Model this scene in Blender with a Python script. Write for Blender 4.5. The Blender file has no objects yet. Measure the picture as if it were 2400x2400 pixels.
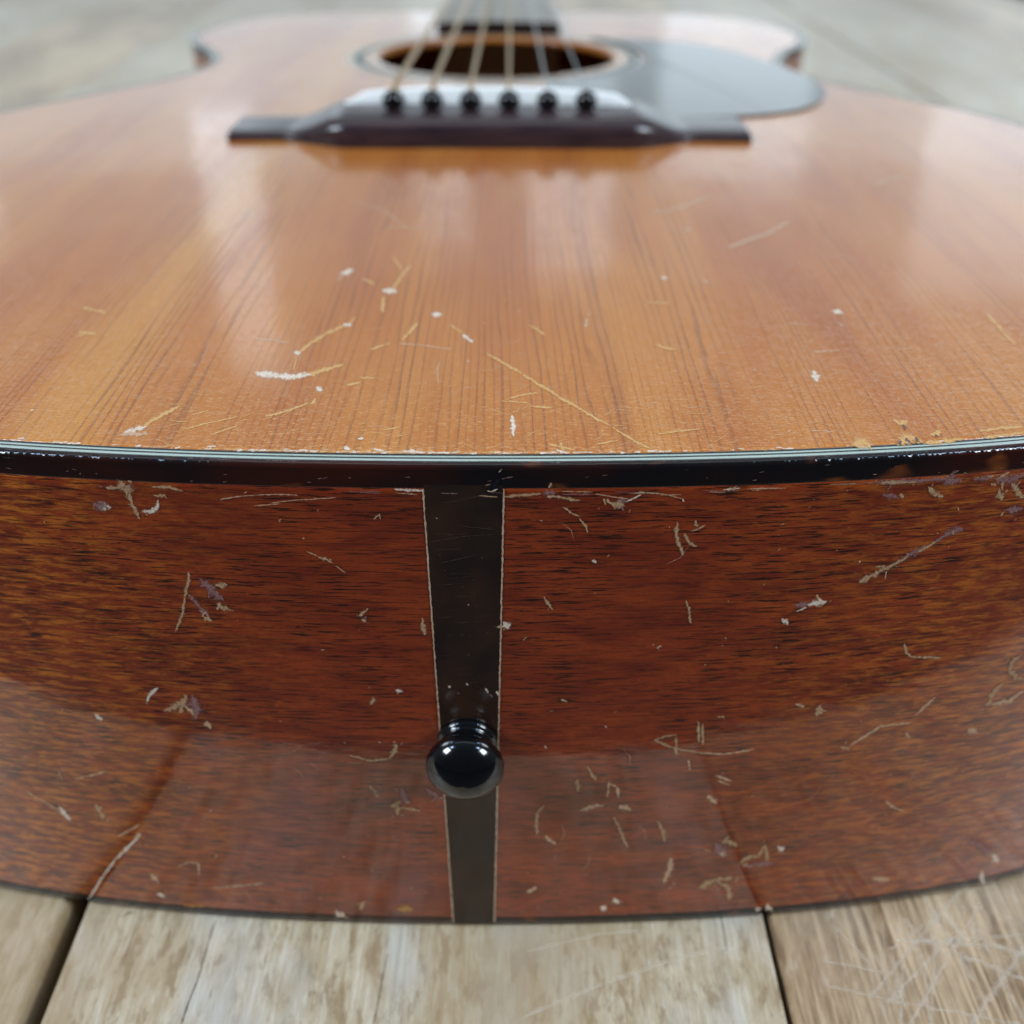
import bpy, bmesh, math, random
import numpy as np
from mathutils import Vector

S = bpy.context.scene
COL = S.collection
R = math.radians

# ------------------------------------------------------------------ camera
cam_d = bpy.data.cameras.new('camera')
cam = bpy.data.objects.new('camera', cam_d)
COL.objects.link(cam)
S.camera = cam
cam.location = (0.00717, -0.13936, 0.07796 + 0.104)
cam.rotation_euler = (R(90 - 31.65), R(-0.13), R(0.10))
cam_d.sensor_width = 36.0
cam_d.lens = 36.0 * 2553.1 / 2400.0
cam_d.clip_start = 0.005
cam_d.clip_end = 60.0
cam_d.dof.use_dof = True
cam_d.dof.focus_distance = 0.168
cam_d.dof.aperture_fstop = 13.0

# ------------------------------------------------------------------ world: a dim room, window side towards +Y
w = bpy.data.worlds.new('World')
S.world = w
w.use_nodes = True
nt = w.node_tree
nt.nodes.clear()
wo = nt.nodes.new('ShaderNodeOutputWorld')
bg = nt.nodes.new('ShaderNodeBackground')
tc = nt.nodes.new('ShaderNodeTexCoord')
sp = nt.nodes.new('ShaderNodeSeparateXYZ')
mr = nt.nodes.new('ShaderNodeMapRange')
mr.interpolation_type = 'SMOOTHSTEP'
mr.inputs['From Min'].default_value = -0.9
mr.inputs['From Max'].default_value = 1.0
mr.inputs['To Min'].default_value = 0.03
mr.inputs['To Max'].default_value = 0.34
nt.links.new(tc.outputs['Generated'], sp.inputs[0])
nt.links.new(sp.outputs['Y'], mr.inputs['Value'])
nt.links.new(mr.outputs[0], bg.inputs['Strength'])
bg.inputs['Color'].default_value = (0.80, 0.90, 1.0, 1)
nt.links.new(bg.outputs[0], wo.inputs[0])

S.view_settings.view_transform = 'Standard'
S.view_settings.look = 'None'
S.view_settings.exposure = 0.0
S.view_settings.gamma = 1.0


def window_lamp(name, loc, size, target, radiance, color=(0.80, 0.91, 1.0)):
    """area lamp in the place of a window; power from the brightness of the pane"""
    l = bpy.data.lights.new(name, 'AREA')
    l.shape = 'RECTANGLE'
    l.size, l.size_y = size
    l.energy = radiance * math.pi * size[0] * size[1]
    l.color = color
    o = bpy.data.objects.new(name, l)
    COL.objects.link(o)
    o.location = loc
    d = Vector(target) - Vector(loc)
    o.rotation_euler = d.to_track_quat('-Z', 'Y').to_euler()
    return o


# window wall beyond the neck (seen only as reflections in the lacquer)
window_lamp('window_light', (-0.81, 3.0, 1.08), (0.17, 0.92), (-0.81, 0, 1.08), 1.35)
window_lamp('window_light', (-0.19, 3.0, 0.60), (0.16, 0.95), (-0.19, 0, 0.60), 0.7)
window_lamp('window_light', (0.17, 3.0, 0.88), (0.24, 0.62), (0.17, 0, 0.88), 0.95)
window_lamp('window_light', (0.62, 3.0, 0.55), (0.42, 0.60), (0.62, 0, 0.55), 0.8)
window_lamp('window_light', (1.75, 3.0, 0.70), (1.15, 1.10), (1.75, 0, 0.70), 0.8)
window_lamp('window_light', (-2.1, 3.0, 0.60), (1.2, 0.8), (-2.1, 0, 0.60), 0.7)
window_lamp('window_wall_light', (0.0, 3.3, 0.48), (7.6, 0.80), (0.0, 0, 0.48), 0.68, (0.76, 0.92, 1.0))
window_lamp('window_wall_light', (0.0, 3.3, 1.10), (7.6, 0.38), (0.0, 0, 1.10), 0.17, (0.76, 0.92, 1.0))
# small ceiling lamps
window_lamp('ceiling_lamp', (-1.5, -0.60, 2.15), (0.30, 0.30), (0, 0, 0.1), 32.0, (0.42, 0.68, 1.0))
window_lamp('ceiling_lamp', (1.5, -0.60, 2.15), (0.30, 0.30), (0, 0, 0.1), 32.0, (0.42, 0.68, 1.0))
# side windows and the big overhead one
window_lamp('window_light', (-2.2, -0.85, 1.75), (0.85, 0.80), (0, 0.0, 0.1), 32.0, (0.80, 0.90, 1.0))
window_lamp('window_light', (2.2, -0.85, 1.75), (0.85, 0.80), (0, 0.0, 0.1), 32.0, (0.80, 0.90, 1.0))
window_lamp('skylight', (0.0, 0.75, 2.3), (2.4, 1.3), (0, 0.2, 0.1), 1.0, (0.85, 0.93, 1.0))


# ------------------------------------------------------------------ helpers
def tag(o, label=None, cat=None, group=None, kind=None):
    if label: o['label'] = label
    if cat: o['category'] = cat
    if group: o['group'] = group
    if kind: o['kind'] = kind
    return o


def link_mesh(name, me, mats, parent=None, smooth=True):
    o = bpy.data.objects.new(name, me)
    COL.objects.link(o)
    for m in (mats if isinstance(mats, (list, tuple)) else [mats]):
        me.materials.append(m)
    if parent is not None:
        o.parent = parent
    if smooth:
        me.polygons.foreach_set('use_smooth', [True] * len(me.polygons))
    return o


def mesh_mm(name, verts, faces, mats, parent=None, smooth=True, uvs=None, mat_idx=None):
    """verts in guitar millimetres (z = 0 is the soundboard edge, the table is z = -104)"""
    me = bpy.data.meshes.new(name)
    me.from_pydata([(v[0] * .001, v[1] * .001, (v[2] + 104.0) * .001) for v in verts], [], faces)
    if uvs is not None:
        ul = me.uv_layers.new(name='UVMap')
        for lp in me.loops:
            ul.data[lp.index].uv = uvs[lp.vertex_index]
    if mat_idx is not None:
        me.polygons.foreach_set('material_index', mat_idx)
    me.update()
    return link_mesh(name, me, mats, parent, smooth)


def fix_normals(o):
    bm = bmesh.new(); bm.from_mesh(o.data)
    bmesh.ops.recalc_face_normals(bm, faces=bm.faces)
    bm.to_mesh(o.data); bm.free()
    return o


def box_mm(name, x0, x1, y0, y1, z0, z1, mat, parent=None, bevel=0.0, seg=2):
    v = [(x, y, z) for z in (z0, z1) for y in (y0, y1) for x in (x0, x1)]
    f = [(0, 2, 3, 1), (4, 5, 7, 6), (0, 1, 5, 4), (2, 6, 7, 3), (0, 4, 6, 2), (1, 3, 7, 5)]
    o = mesh_mm(name, v, f, mat, parent, smooth=False)
    if bevel:
        m = o.modifiers.new('bevel', 'BEVEL')
        m.width = bevel * .001; m.segments = seg
        m.limit_method = 'ANGLE'
    return o


def lathe_mm(name, prof, origin, axis, mat, parent=None, n=48):
    """prof: list of (distance along axis, radius)"""
    a = Vector(axis).normalized()
    t = Vector((1, 0, 0)) if abs(a.x) < .9 else Vector((0, 0, 1))
    u = a.cross(t).normalized(); v = a.cross(u)
    O = Vector(origin)
    vs, fs = [], []
    for d, r in prof:
        for k in range(n):
            an = 2 * math.pi * k / n
            vs.append(O + a * d + (u * math.cos(an) + v * math.sin(an)) * max(r, 1e-4))
    for i in range(len(prof) - 1):
        for k in range(n):
            k2 = (k + 1) % n
            fs.append((i * n + k, i * n + k2, (i + 1) * n + k2, (i + 1) * n + k))
    return fix_normals(mesh_mm(name, vs, fs, mat, parent))


# ------------------------------------------------------------------ node helpers
class NT:
    def __init__(self, name):
        self.m = bpy.data.materials.new(name)
        self.m.use_nodes = True
        self.t = self.m.node_tree
        self.t.nodes.clear()
        self.out = self.t.nodes.new('ShaderNodeOutputMaterial')
        self.p = self.t.nodes.new('ShaderNodeBsdfPrincipled')
        self.t.links.new(self.p.outputs[0], self.out.inputs[0])
        self.tc = self.t.nodes.new('ShaderNodeTexCoord')

    def set(self, a, b):
        if isinstance(a, str): a = self.p.inputs[a]
        if isinstance(b, bpy.types.NodeSocket): self.t.links.new(b, a)
        elif isinstance(b, tuple) and len(b) == 3 and a.type == 'RGBA': a.default_value = (*b, 1)
        else: a.default_value = b

    def mm(self, which='Object', scale=(1, 1, 1), off=(0, 0, 0)):
        n = self.t.nodes.new('ShaderNodeMapping')
        self.t.links.new(self.tc.outputs[which], n.inputs[0])
        n.inputs['Scale'].default_value = [1000 * s for s in scale]
        n.inputs['Location'].default_value = off
        return n.outputs[0]

    def noise(self, vec, detail=3, rough=.5, dist=0.0, scale=1.0):
        n = self.t.nodes.new('ShaderNodeTexNoise')
        n.inputs['Scale'].default_value = scale
        n.inputs['Detail'].default_value = detail
        n.inputs['Roughness'].default_value = rough
        n.inputs['Distortion'].default_value = dist
        self.t.links.new(vec, n.inputs['Vector'])
        return n.outputs[0]

    def math(self, op, a, b=0.0, c=0.0, clamp=False):
        n = self.t.nodes.new('ShaderNodeMath')
        n.operation = op; n.use_clamp = clamp
        for i, x in enumerate((a, b, c)):
            if isinstance(x, bpy.types.NodeSocket): self.t.links.new(x, n.inputs[i])
            else: n.inputs[i].default_value = x
        return n.outputs[0]

    def sep(self, vec):
        n = self.t.nodes.new('ShaderNodeSeparateXYZ')
        self.t.links.new(vec, n.inputs[0])
        return n.outputs

    def comb(self, x, y, z=0.0):
        n = self.t.nodes.new('ShaderNodeCombineXYZ')
        for i, q in enumerate((x, y, z)):
            if isinstance(q, bpy.types.NodeSocket): self.t.links.new(q, n.inputs[i])
            else: n.inputs[i].default_value = q
        return n.outputs[0]

    def rng(self, v, a, b, c=0.0, d=1.0, smooth=True):
        n = self.t.nodes.new('ShaderNodeMapRange')
        if smooth: n.interpolation_type = 'SMOOTHSTEP'
        self.t.links.new(v, n.inputs[0])
        for i, q in enumerate((a, b, c, d)): n.inputs[i + 1].default_value = q
        return n.outputs[0]

    def mix(self, f, a, b, mode='MIX'):
        n = self.t.nodes.new('ShaderNodeMix')
        n.data_type = 'RGBA'; n.blend_type = mode
        for s, q in ((n.inputs['Factor'], f), (n.inputs[6], a), (n.inputs[7], b)):
            if isinstance(q, bpy.types.NodeSocket): self.t.links.new(q, s)
            elif isinstance(q, tuple): s.default_value = (*q, 1)
            else: s.default_value = q
        return n.outputs[2]

    def bump(self, h, dist, strength=1.0, prev=None):
        n = self.t.nodes.new('ShaderNodeBump')
        n.inputs['Distance'].default_value = dist * .001
        n.inputs['Strength'].default_value = strength
        self.t.links.new(h, n.inputs['Height'])
        if prev is not None: self.t.links.new(prev, n.inputs['Normal'])
        return n.outputs[0]

    def alpha(self, fac):
        """mix with transparent: fac 1 = opaque"""
        tr = self.t.nodes.new('ShaderNodeBsdfTransparent')
        mx = self.t.nodes.new('ShaderNodeMixShader')
        self.set(mx.inputs[0], fac)
        self.t.links.new(tr.outputs[0], mx.inputs[1])
        self.t.links.new(self.p.outputs[0], mx.inputs[2])
        self.t.links.new(mx.outputs[0], self.out.inputs[0])


def lacquer(n, coat_rough=.07, coat=1.0):
    n.set('Roughness', .45)
    n.set('Specular IOR Level', .15)
    n.set('Coat Weight', coat)
    n.set('Coat IOR', 1.5)
    n.set('Coat Roughness', coat_rough)


# ---- spruce
n = NT('aged_spruce')
v = n.mm()
x, y, z = n.sep(v)
wob = n.noise(n.mm(scale=(.035, .0022, .1)), 2)
wob2 = n.noise(n.mm(scale=(.5, .02, .1)), 2)
u = n.math('ADD', x, n.math('MULTIPLY', n.math('SUBTRACT', wob, .5), 16.0))
u = n.math('ADD', u, n.math('MULTIPLY', n.math('SUBTRACT', wob2, .5), 2.3))
fr = n.math('FRACT', n.math('DIVIDE', u, 1.55))
line = n.math('MULTIPLY', n.rng(fr, .58, .93), n.rng(fr, .94, 1.0, 1.0, 0.0))
ls = n.rng(n.noise(n.mm(scale=(.22, .006, .1)), 2), .34, .66, .08, 1.0)
line = n.math('MULTIPLY', line, ls)
broad = n.noise(n.mm(scale=(.045, .008, .1)), 3)
fibre = n.noise(n.mm(scale=(5.0, .25, .1)), 3, .6)
mott = n.noise(n.mm(scale=(.05, .007, .02), off=(4, 2, 0)), 3, .55, .2)
c = n.mix(n.rng(broad, .35, .65), (.44, .122, .014), (.52, .172, .022))
gold = n.math('MULTIPLY', n.rng(n.math('ABSOLUTE', n.math('ADD', x, 64.0)), 1.0, 11.0, 1.0, 0.0), .6)
c = n.mix(gold, c, (.64, .285, .045))
streak = n.math('MULTIPLY', n.rng(n.math('ABSOLUTE', n.math('SUBTRACT', u, 24.0)), .3, 2.6, 1.0, 0.0), .45)
c = n.mix(streak, c, (.27, .062, .012))
c = n.mix(n.rng(mott, .46, .66, 0, .45), c, (.62, .25, .045))
c = n.mix(n.rng(mott, .30, .44, .45, 0), c, (.36, .085, .015))
seam = n.rng(n.math('ABSOLUTE', n.math('ADD', x, 1.2)), .05, .16, .55, 0.0)
c = n.mix(seam, c, (.10, .03, .01))
c = n.mix(n.rng(fibre, .3, .7, 0, .35), c, (.36, .115, .026))
c = n.mix(n.math('MULTIPLY', line, .58), c, (.17, .045, .013))
mask = n.math('MULTIPLY', n.rng(y, 4.0, 55.0, 1.0, 0.0), n.rng(n.math('ABSOLUTE', n.math('ADD', x, 5.0)), 25.0, 95.0, 1.0, .25))
fl = n.noise(n.mm(scale=(1.1, 2.4, 1)), 6, .72, .6)
fl2 = n.noise(n.mm(scale=(.55, 2.8, 1), off=(7, 3, 0)), 5, .65, 1.2)
fleck = n.math('MAXIMUM', n.rng(fl, .55, .64), n.rng(fl2, .57, .64))
c = n.mix(n.math('MULTIPLY', n.math('MULTIPLY', fleck, mask), .55), c, (.74, .37, .10))
edge = n.math('MULTIPLY', n.rng(y, 3.4, 7.5, 1.0, 0.0), n.rng(n.noise(n.mm(scale=(.7, .9, 1)), 5, .7), .50, .62))
c = n.mix(n.math('MULTIPLY', edge, .5), c, (.74, .48, .22))
n.set('Base Color', c)
lacquer(n, .13)
n.set('Coat Roughness', n.rng(n.noise(n.mm(scale=(.05, .05, .05)), 4), .3, .7, .06, .13))
b = n.bump(line, .012, .8)
b = n.bump(fleck, .02, .6, b)
b = n.bump(n.noise(n.mm(scale=(.03, .010, .03)), 2), .28, 1.0, b)
n.set('Normal', b)
n.set('Coat Normal', b)
M_SPRUCE = n.m

# ---- mahogany sides (UV = arc length, height, metres)
n = NT('old_mahogany')
v = n.mm('UV')
u_, h_, _ = n.sep(v)
ribbon = n.noise(n.mm('UV', (.05, .22, 1)), 4, .6, .8)
fig = n.noise(n.mm('UV', (.20, .95, 1), (3, 9, 0)), 5, .66, .45)
pore = n.noise(n.mm('UV', (.16, 2.9, 1), (11, 5, 0)), 4, .62, .15)
pore2 = n.noise(n.mm('UV', (.10, 1.5, 1), (1, 55, 0)), 4, .6, .5)
ptex = n.noise(n.mm('UV', (.05, .05, 1), (1, 5, 0)), 2)
fine = n.noise(n.mm('UV', (1.2, 6.0, 1)), 4, .7)
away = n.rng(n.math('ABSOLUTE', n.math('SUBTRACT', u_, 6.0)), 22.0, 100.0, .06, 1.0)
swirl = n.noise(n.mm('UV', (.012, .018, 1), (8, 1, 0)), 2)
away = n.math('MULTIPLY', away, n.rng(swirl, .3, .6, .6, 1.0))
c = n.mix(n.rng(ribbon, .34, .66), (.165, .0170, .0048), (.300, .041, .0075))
c = n.mix(n.math('MULTIPLY', n.rng(fig, .42, .66, 0, .95), away), c, (.70, .20, .016))  # gold towards both flanks: wood figure, and side light put into the colour
c = n.mix(n.rng(fine, .35, .7, 0, .42), c, (.075, .014, .005))
dk = n.math('MAXIMUM', n.math('MULTIPLY', n.rng(pore, .53, .59), n.rng(ptex, .34, .55, .45, 1.0)), n.rng(pore2, .60, .68, 0, .8))
c = n.mix(n.math('MULTIPLY', dk, .94), c, (.014, .004, .002))
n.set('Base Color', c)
lacquer(n, .065)
n.set('Coat IOR', 1.72)
b = n.bump(n.noise(n.mm('UV', (.25, .9, 1)), 3), .05, .8)
b = n.bump(pore, .02, .5, b)
b2 = n.bump(n.noise(n.mm('UV', (.12, .3, 1)), 3), .05, 1.0)
n.set('Normal', b)
n.set('Coat Normal', b2)
n.set('Coat Roughness', n.rng(n.noise(n.mm('UV', (.06, .06, 1)), 4), .3, .7, .05, .13))
M_MAHOG = n.m

# ---- dark tortoise binding
n = NT('tortoise_binding')
v = n.mm('UV')
patch = n.noise(n.mm('UV', (.075, .16, 1), (4.4, 0, 0)), 2, .5, .4)
patch2 = n.noise(n.mm('UV', (.03, .05, 1), (9, 0, 0)), 2)
c = n.mix(n.rng(patch2, .4, .65), (.006, .0045, .0055), (.030, .0065, .004))
c = n.mix(n.rng(patch, .60, .74), c, (.20, .055, .012))
n.set('Base Color', c)
n.set('Roughness', .13)
n.set('Specular IOR Level', .6)
sc = n.noise(n.mm('UV', (.75, .22, 1)), 1.5, .5)
pv = n.sep(v)[1]
arr = n.math('MULTIPLY', n.rng(pv, 4.2, 4.8), n.rng(pv, 5.5, 6.0, 1.0, 0.0))
msk = n.math('MULTIPLY', arr, n.rng(n.noise(n.mm('UV', (.12, .02, 1), (2, 2, 0)), 3), .36, .56, .3, 1.0))
b = n.bump(n.math('MULTIPLY', sc, msk), .27, 1.0)
b = n.bump(n.noise(n.mm('UV', (.5, .5, 1)), 3), .04, .6, b)
n.set('Normal', b)
M_BIND = n.m

n = NT('dark_end_strip')
pt = n.noise(n.mm(scale=(.06, 1, .06)), 3)
c = n.mix(n.rng(pt, .4, .7), (.016, .0095, .0075), (.042, .019, .011))
n.set('Base Color', c)
n.set('Roughness', .14)
n.set('Specular IOR Level', .55)
n.set('Roughness', n.rng(n.noise(n.mm(scale=(.1, 1, .4)), 4), .3, .7, .10, .2))
n.set('Normal', n.bump(n.noise(n.mm(scale=(.3, 1, 1.5)), 4, .6), .02, .6))
M_STRIP = n.m


def plain(name, col, rough=.4, spec=.5, var=0.0, vscale=(1, 1, 1), bump=0.0, metallic=0.0):
    n = NT(name)
    f = n.noise(n.mm(scale=vscale), 4, .6)
    dark = tuple(q * (1 - var) for q in col)
    n.set('Base Color', n.mix(n.rng(f, .3, .7), dark, col))
    n.set('Roughness', rough)
    n.set('Specular IOR Level', spec)
    n.set('Metallic', metallic)
    if bump: n.set('Normal', n.bump(f, bump))
    return n.m


M_WHITE = plain('white_purfling', (.43, .51, .44), .3, .5, .10, (.4, .4, .4))
M_BLACKLINE = plain('black_purfling', (.012, .014, .013), .35, .5, .3)
M_EBONY = plain('black_glossy_plastic', (.0035, .004, .005), .12, .6, .2)
M_BONE = plain('bone_saddle', (.95, .95, .92), .25, .5, .05)
n = NT('rosewood_bridge')
g1 = n.noise(n.mm(scale=(.05, .9, .9)), 4, .6)
n.set('Base Color', n.mix(n.rng(g1, .35, .65), (.020, .012, .016), (.052, .028, .030)))
n.set('Roughness', .24)
n.set('Normal', n.bump(g1, .04))
M_ROSE = n.m
n = NT('rosewood_fretboard')
g1 = n.noise(n.mm(scale=(.9, .03, .9)), 4, .6)
n.set('Base Color', n.mix(n.rng(g1, .35, .65), (.016, .010, .011), (.045, .022, .019)))
n.set('Roughness', .13)
M_FRETB = n.m
M_GUARD = plain('dark_pickguard', (.018, .010, .007), .14, .28, .6, (.05, .05, .05))
M_BRONZE = plain('bronze_string', (.62, .44, .26), .35, .5, .1, (1, 1, 1), 0, .9)
M_STEEL = plain('steel_string', (.62, .62, .60), .3, .5, .1, (1, 1, 1), 0, .9)
M_NICKEL = plain('fret_wire', (.6, .58, .52), .3, .5, .1, (1, 1, 1), 0, .9)
M_INNER = plain('bare_inner_wood', (.72, .53, .38), .7, .2, .25, (.05, .4, .4))
M_PALE = plain('pale_spruce_strip', (.62, .45, .28), .7, .2, .15, (.5, .05, .5))
M_NECK = plain('mahogany_neck', (.13, .035, .012), .3, .5, .3, (.3, .02, .3))


def mark_mat(name, col, col2, rough=.55, lo=.35, hi=.55, amax=1.0, sc=1.6, amin=0.0, spec=.3):
    n = NT(name)
    f = n.noise(n.mm(scale=(sc, sc, sc)), 5, .7)
    f2 = n.noise(n.mm(scale=(3.5, 3.5, 3.5), off=(5, 5, 5)), 4, .7)
    n.set('Base Color', n.mix(n.rng(f2, .38, .62), col, col2))
    n.set('Roughness', rough)
    n.set('Specular IOR Level', spec)
    n.set('Normal', n.bump(f2, .03, .5))
    if name in ('golden_scratch', 'faint_scratch', 'bare_cream_chip'):
        n.set('Coat Weight', .8); n.set('Coat Roughness', .18)
    at = n.t.nodes.new('ShaderNodeAttribute'); at.attribute_name = 'core'
    core = at.outputs['Fac']
    f = n.math('ADD', f, n.math('MULTIPLY', n.math('SUBTRACT', core, .72), .55))
    n.alpha(n.math('MULTIPLY', n.rng(f, lo - .10, hi + .04, amin * .5, amax), n.rng(core, 0.0, .45)))
    return n.m


MARKS = {
    'W': mark_mat('bare_cream_chip', (.82, .70, .58), (.58, .40, .27), amin=.35, lo=.32, hi=.46),
    'G': mark_mat('golden_scratch', (.72, .42, .15), (.58, .27, .08), lo=.32, hi=.50, amax=.95, amin=.25),
    'K': mark_mat('khaki_scratch', (.56, .37, .21), (.38, .20, .10), lo=.36, hi=.52, amax=.88, amin=.15),
    'U': mark_mat('lifted_lacquer', (.36, .20, .20), (.22, .085, .07), .3, .36, .56, .85, amin=.2, spec=.7),
    'T': mark_mat('faint_scratch', (.74, .50, .32), (.60, .34, .18), lo=.36, hi=.58, amax=.75, amin=.12),
    'O': mark_mat('worn_ochre', (.50, .27, .08), (.38, .17, .05), amin=.3),
    'B': mark_mat('dark_dent', (.10, .07, .06), (.16, .11, .09), amax=.8, lo=.34, hi=.5, amin=.2),
    'H': mark_mat('hairline', (.10, .075, .06), (.05, .035, .03), amax=.6, amin=.2),
    'B2': mark_mat('black_gouge', (.004, .004, .006), (.012, .012, .02), .15, amin=.9, spec=.8),
}
MARK_ORDER = list(MARKS)


# ---- table planks
def plank_mat(name, tones, streak, gray, seed):
    n = NT(name)
    o = (seed * 13.7, seed * 7.1, 0)
    blot = n.noise(n.mm(scale=(.16, .055, .1), off=o), 5, .68, .2)
    blot2 = n.noise(n.mm(scale=(.34, .10, .1), off=o), 5, .72, .25)
    grain = n.noise(n.mm(scale=(1.1, .035, .3), off=o), 5, .65)
    fineg = n.noise(n.mm(scale=(4.5, .22, .3), off=o), 3, .6)
    c = n.mix(n.rng(blot, .36, .64), tones[0], tones[1])
    c = n.mix(n.rng(blot2, .49, .62, 0, .8), c, tones[2])
    c = n.mix(n.rng(blot2, .34, .46, .5, 0), c, (.72, .66, .55))
    c = n.mix(n.rng(grain, .40, .66, 0, streak), c, tones[3])
    c = n.mix(n.rng(fineg, .42, .7, 0, .40), c, tuple(q * .62 for q in tones[0]))
    pale = n.noise(n.mm(scale=(.05, .02, .1), off=(seed, 3, 0)), 3)
    c = n.mix(n.rng(pale, .45, .7, 0, gray), c, (.52, .52, .49))
    crack = n.noise(n.mm(scale=(.42, .008, .3), off=(seed * 3, 2, 0)), 2)
    ck = n.math('MULTIPLY', n.rng(crack, .497, .4995), n.rng(crack, .5005, .503, 1.0, 0.0))
    c = n.mix(n.math('MULTIPLY', ck, .55), c, (.10, .07, .05))
    oi = n.t.nodes.new('ShaderNodeObjectInfo')
    c = n.mix(n.rng(oi.outputs['Random'], 0, 1, 0, .35, smooth=False), c, tones[0])
    huge = n.noise(n.mm(scale=(.010, .0028, .1), off=o), 3, .6)
    c = n.mix(n.rng(huge, .46, .62, 0, .6), c, tones[3])
    c = n.mix(n.rng(huge, .36, .46, .4, 0), c, tones[1])
    n.set('Base Color', c)
    n.set('Roughness', n.rng(blot2, .3, .7, .28, .44))
    n.set('Specular IOR Level', .75)
    b = n.bump(grain, .35, .55)
    b = n.bump(fineg, .12, .5, b)
    n.set('Normal', b)
    return n.m


M_PLANK_A = plank_mat('weathered_plank', ((.47, .365, .225), (.66, .57, .42), (.25, .155, .07), (.36, .25, .135)), .5, .65, 1)
M_PLANK_B = plank_mat('brown_plank', ((.23, .135, .065), (.40, .265, .145), (.095, .050, .022), (.72, .54, .34)), .85, .2, 5)
M_FLOOR = plain('concrete_floor', (.045, .04, .036), .6, .4, .3, (.002, .002, .002))
M_LEG = plain('dark_table_leg', (.05, .04, .03), .6, .3, .2, (.1, .1, .02))

# ------------------------------------------------------------------ floor and table
fl_ = box_mm('floor', -8000, 8000, -8000, 12000, -1000, -870, M_FLOOR)
tag(fl_, kind='structure')

table = bpy.data.objects.new('plank_table', None)
COL.objects.link(table)
table.location = (0, 0, 0)
tag(table, 'weathered wooden plank table with dark gaps, under the guitar', 'table')
EDGES = [(-700, -522), (-520.5, -377), (-375.5, -232), (-230, -82.4), (-78.0, 57.4), (58.6, 204), (205.5, 358), (361, 512), (513.5, 700)]
rnd = random.Random(4)
for i, (a, b_) in enumerate(EDGES):
    end = 1640 + rnd.uniform(-25, 25)
    front = -47.5 + (0 if i == 4 else rnd.uniform(-2.5, 2.0))
    if i >= 5: front -= 6
    dz = {3: -.2, 4: 0.0, 5: -.3}.get(i, rnd.uniform(-.8, 0))
    p = box_mm('plank', a, b_, front, end, -140, -104.05 + dz, M_PLANK_B if i in (5, 8, 1) else M_PLANK_A, table, bevel=1.3 if i == 3 else 0.9, seg=3)
    if i == 5: p['label'] = 'browner plank crossed by pale knife scratches'
    if i == 4: p['label'] = 'mottled grey plank under the middle of the guitar'
for sx in (-560, 560):
    for sy in (120, 1450):
        box_mm('leg', sx - 45, sx + 45, sy - 45, sy + 45, -870, -172, M_LEG, table, 3)
for sy in (120, 1450):
    box_mm('cross_beam', -640, 640, sy - 40, sy + 40, -171.9, -140.1, M_LEG, table, 2)

# ------------------------------------------------------------------ guitar outline
def g_end(x):
    ax = abs(x)
    return .0007 * ax ** 2 + 2.4e-8 * ax ** 4


def catmull(pts, step=1.2):
    P = [np.array(q, float) for q in pts]
    P = [2 * P[0] - P[1]] + P + [2 * P[-1] - P[-2]]
    out = []
    for i in range(1, len(P) - 2):
        n_ = max(2, int(np.linalg.norm(P[i + 1] - P[i]) / step))
        for k in range(n_):
            t = k / n_
            p0, p1, p2, p3 = P[i - 1:i + 3]
            # centripetal-ish: scale tangents by local chord
            d = np.linalg.norm(p2 - p1)
            m1 = (p2 - p0) / (np.linalg.norm(p2 - p1) + np.linalg.norm(p1 - p0)) * d
            m2 = (p3 - p1) / (np.linalg.norm(p3 - p2) + np.linalg.norm(p2 - p1)) * d
            h00 = 2 * t**3 - 3 * t**2 + 1; h10 = t**3 - 2 * t**2 + t
            h01 = -2 * t**3 + 3 * t**2; h11 = t**3 - t**2
            out.append(h00 * p1 + h10 * m1 + h01 * p2 + h11 * m2)
    out.append(P[-2])
    return out


half = [(x, g_end(x)) for x in (0, 12, 24, 36, 48, 60, 72, 84, 96, 108)]
half += [(121, 16.0), (136, 23.5), (152, 35.5), (168, 54), (181, 79), (188.5, 106), (190, 130), (187, 165), (181, 197), (170, 238), (150, 270), (127, 305),
         (118.5, 330), (118.5, 345), (125, 366), (137, 388), (143.5, 410), (143.5, 430), (138, 455), (122, 479), (95, 494), (60, 500), (30, 502), (0, 502)]
hp = catmull(half)
outline = np.array([(-q[0], q[1]) for q in hp[::-1]] + [tuple(q) for q in hp[1:-1]])   # left neck side -> end -> right
# orientation: starts at (0,502) goes down the left side, round the end, up the right side
N = len(outline)
nxt = np.roll(outline, -1, 0); prv = np.roll(outline, 1, 0)
tan = nxt - prv
tan /= np.linalg.norm(tan, axis=1)[:, None]
nrm = np.stack([tan[:, 1], -tan[:, 0]], 1)      # outward
if (nrm[np.argmin(outline[:, 1])] @ np.array([0, -1])) < 0: nrm = -nrm
arc = np.concatenate([[0], np.cumsum(np.linalg.norm(nxt - outline, axis=1))])
i_end = int(np.argmin(outline[:, 1] + np.abs(outline[:, 0]) * .001))
arc -= arc[i_end]
INSET = 3.55


def dome(x, y):
    d = np.sqrt(((outline[::3] - np.array([x, y])) ** 2).sum(1)).min()
    if d < INSET: return 0.0
    return 1.3 * (1 - math.exp(-(d - INSET) / 70.0))


guitar = bpy.data.objects.new('acoustic_guitar', None)
COL.objects.link(guitar)
tag(guitar, 'worn amber acoustic guitar with mahogany sides lying on its back on the planks', 'guitar')

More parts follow.
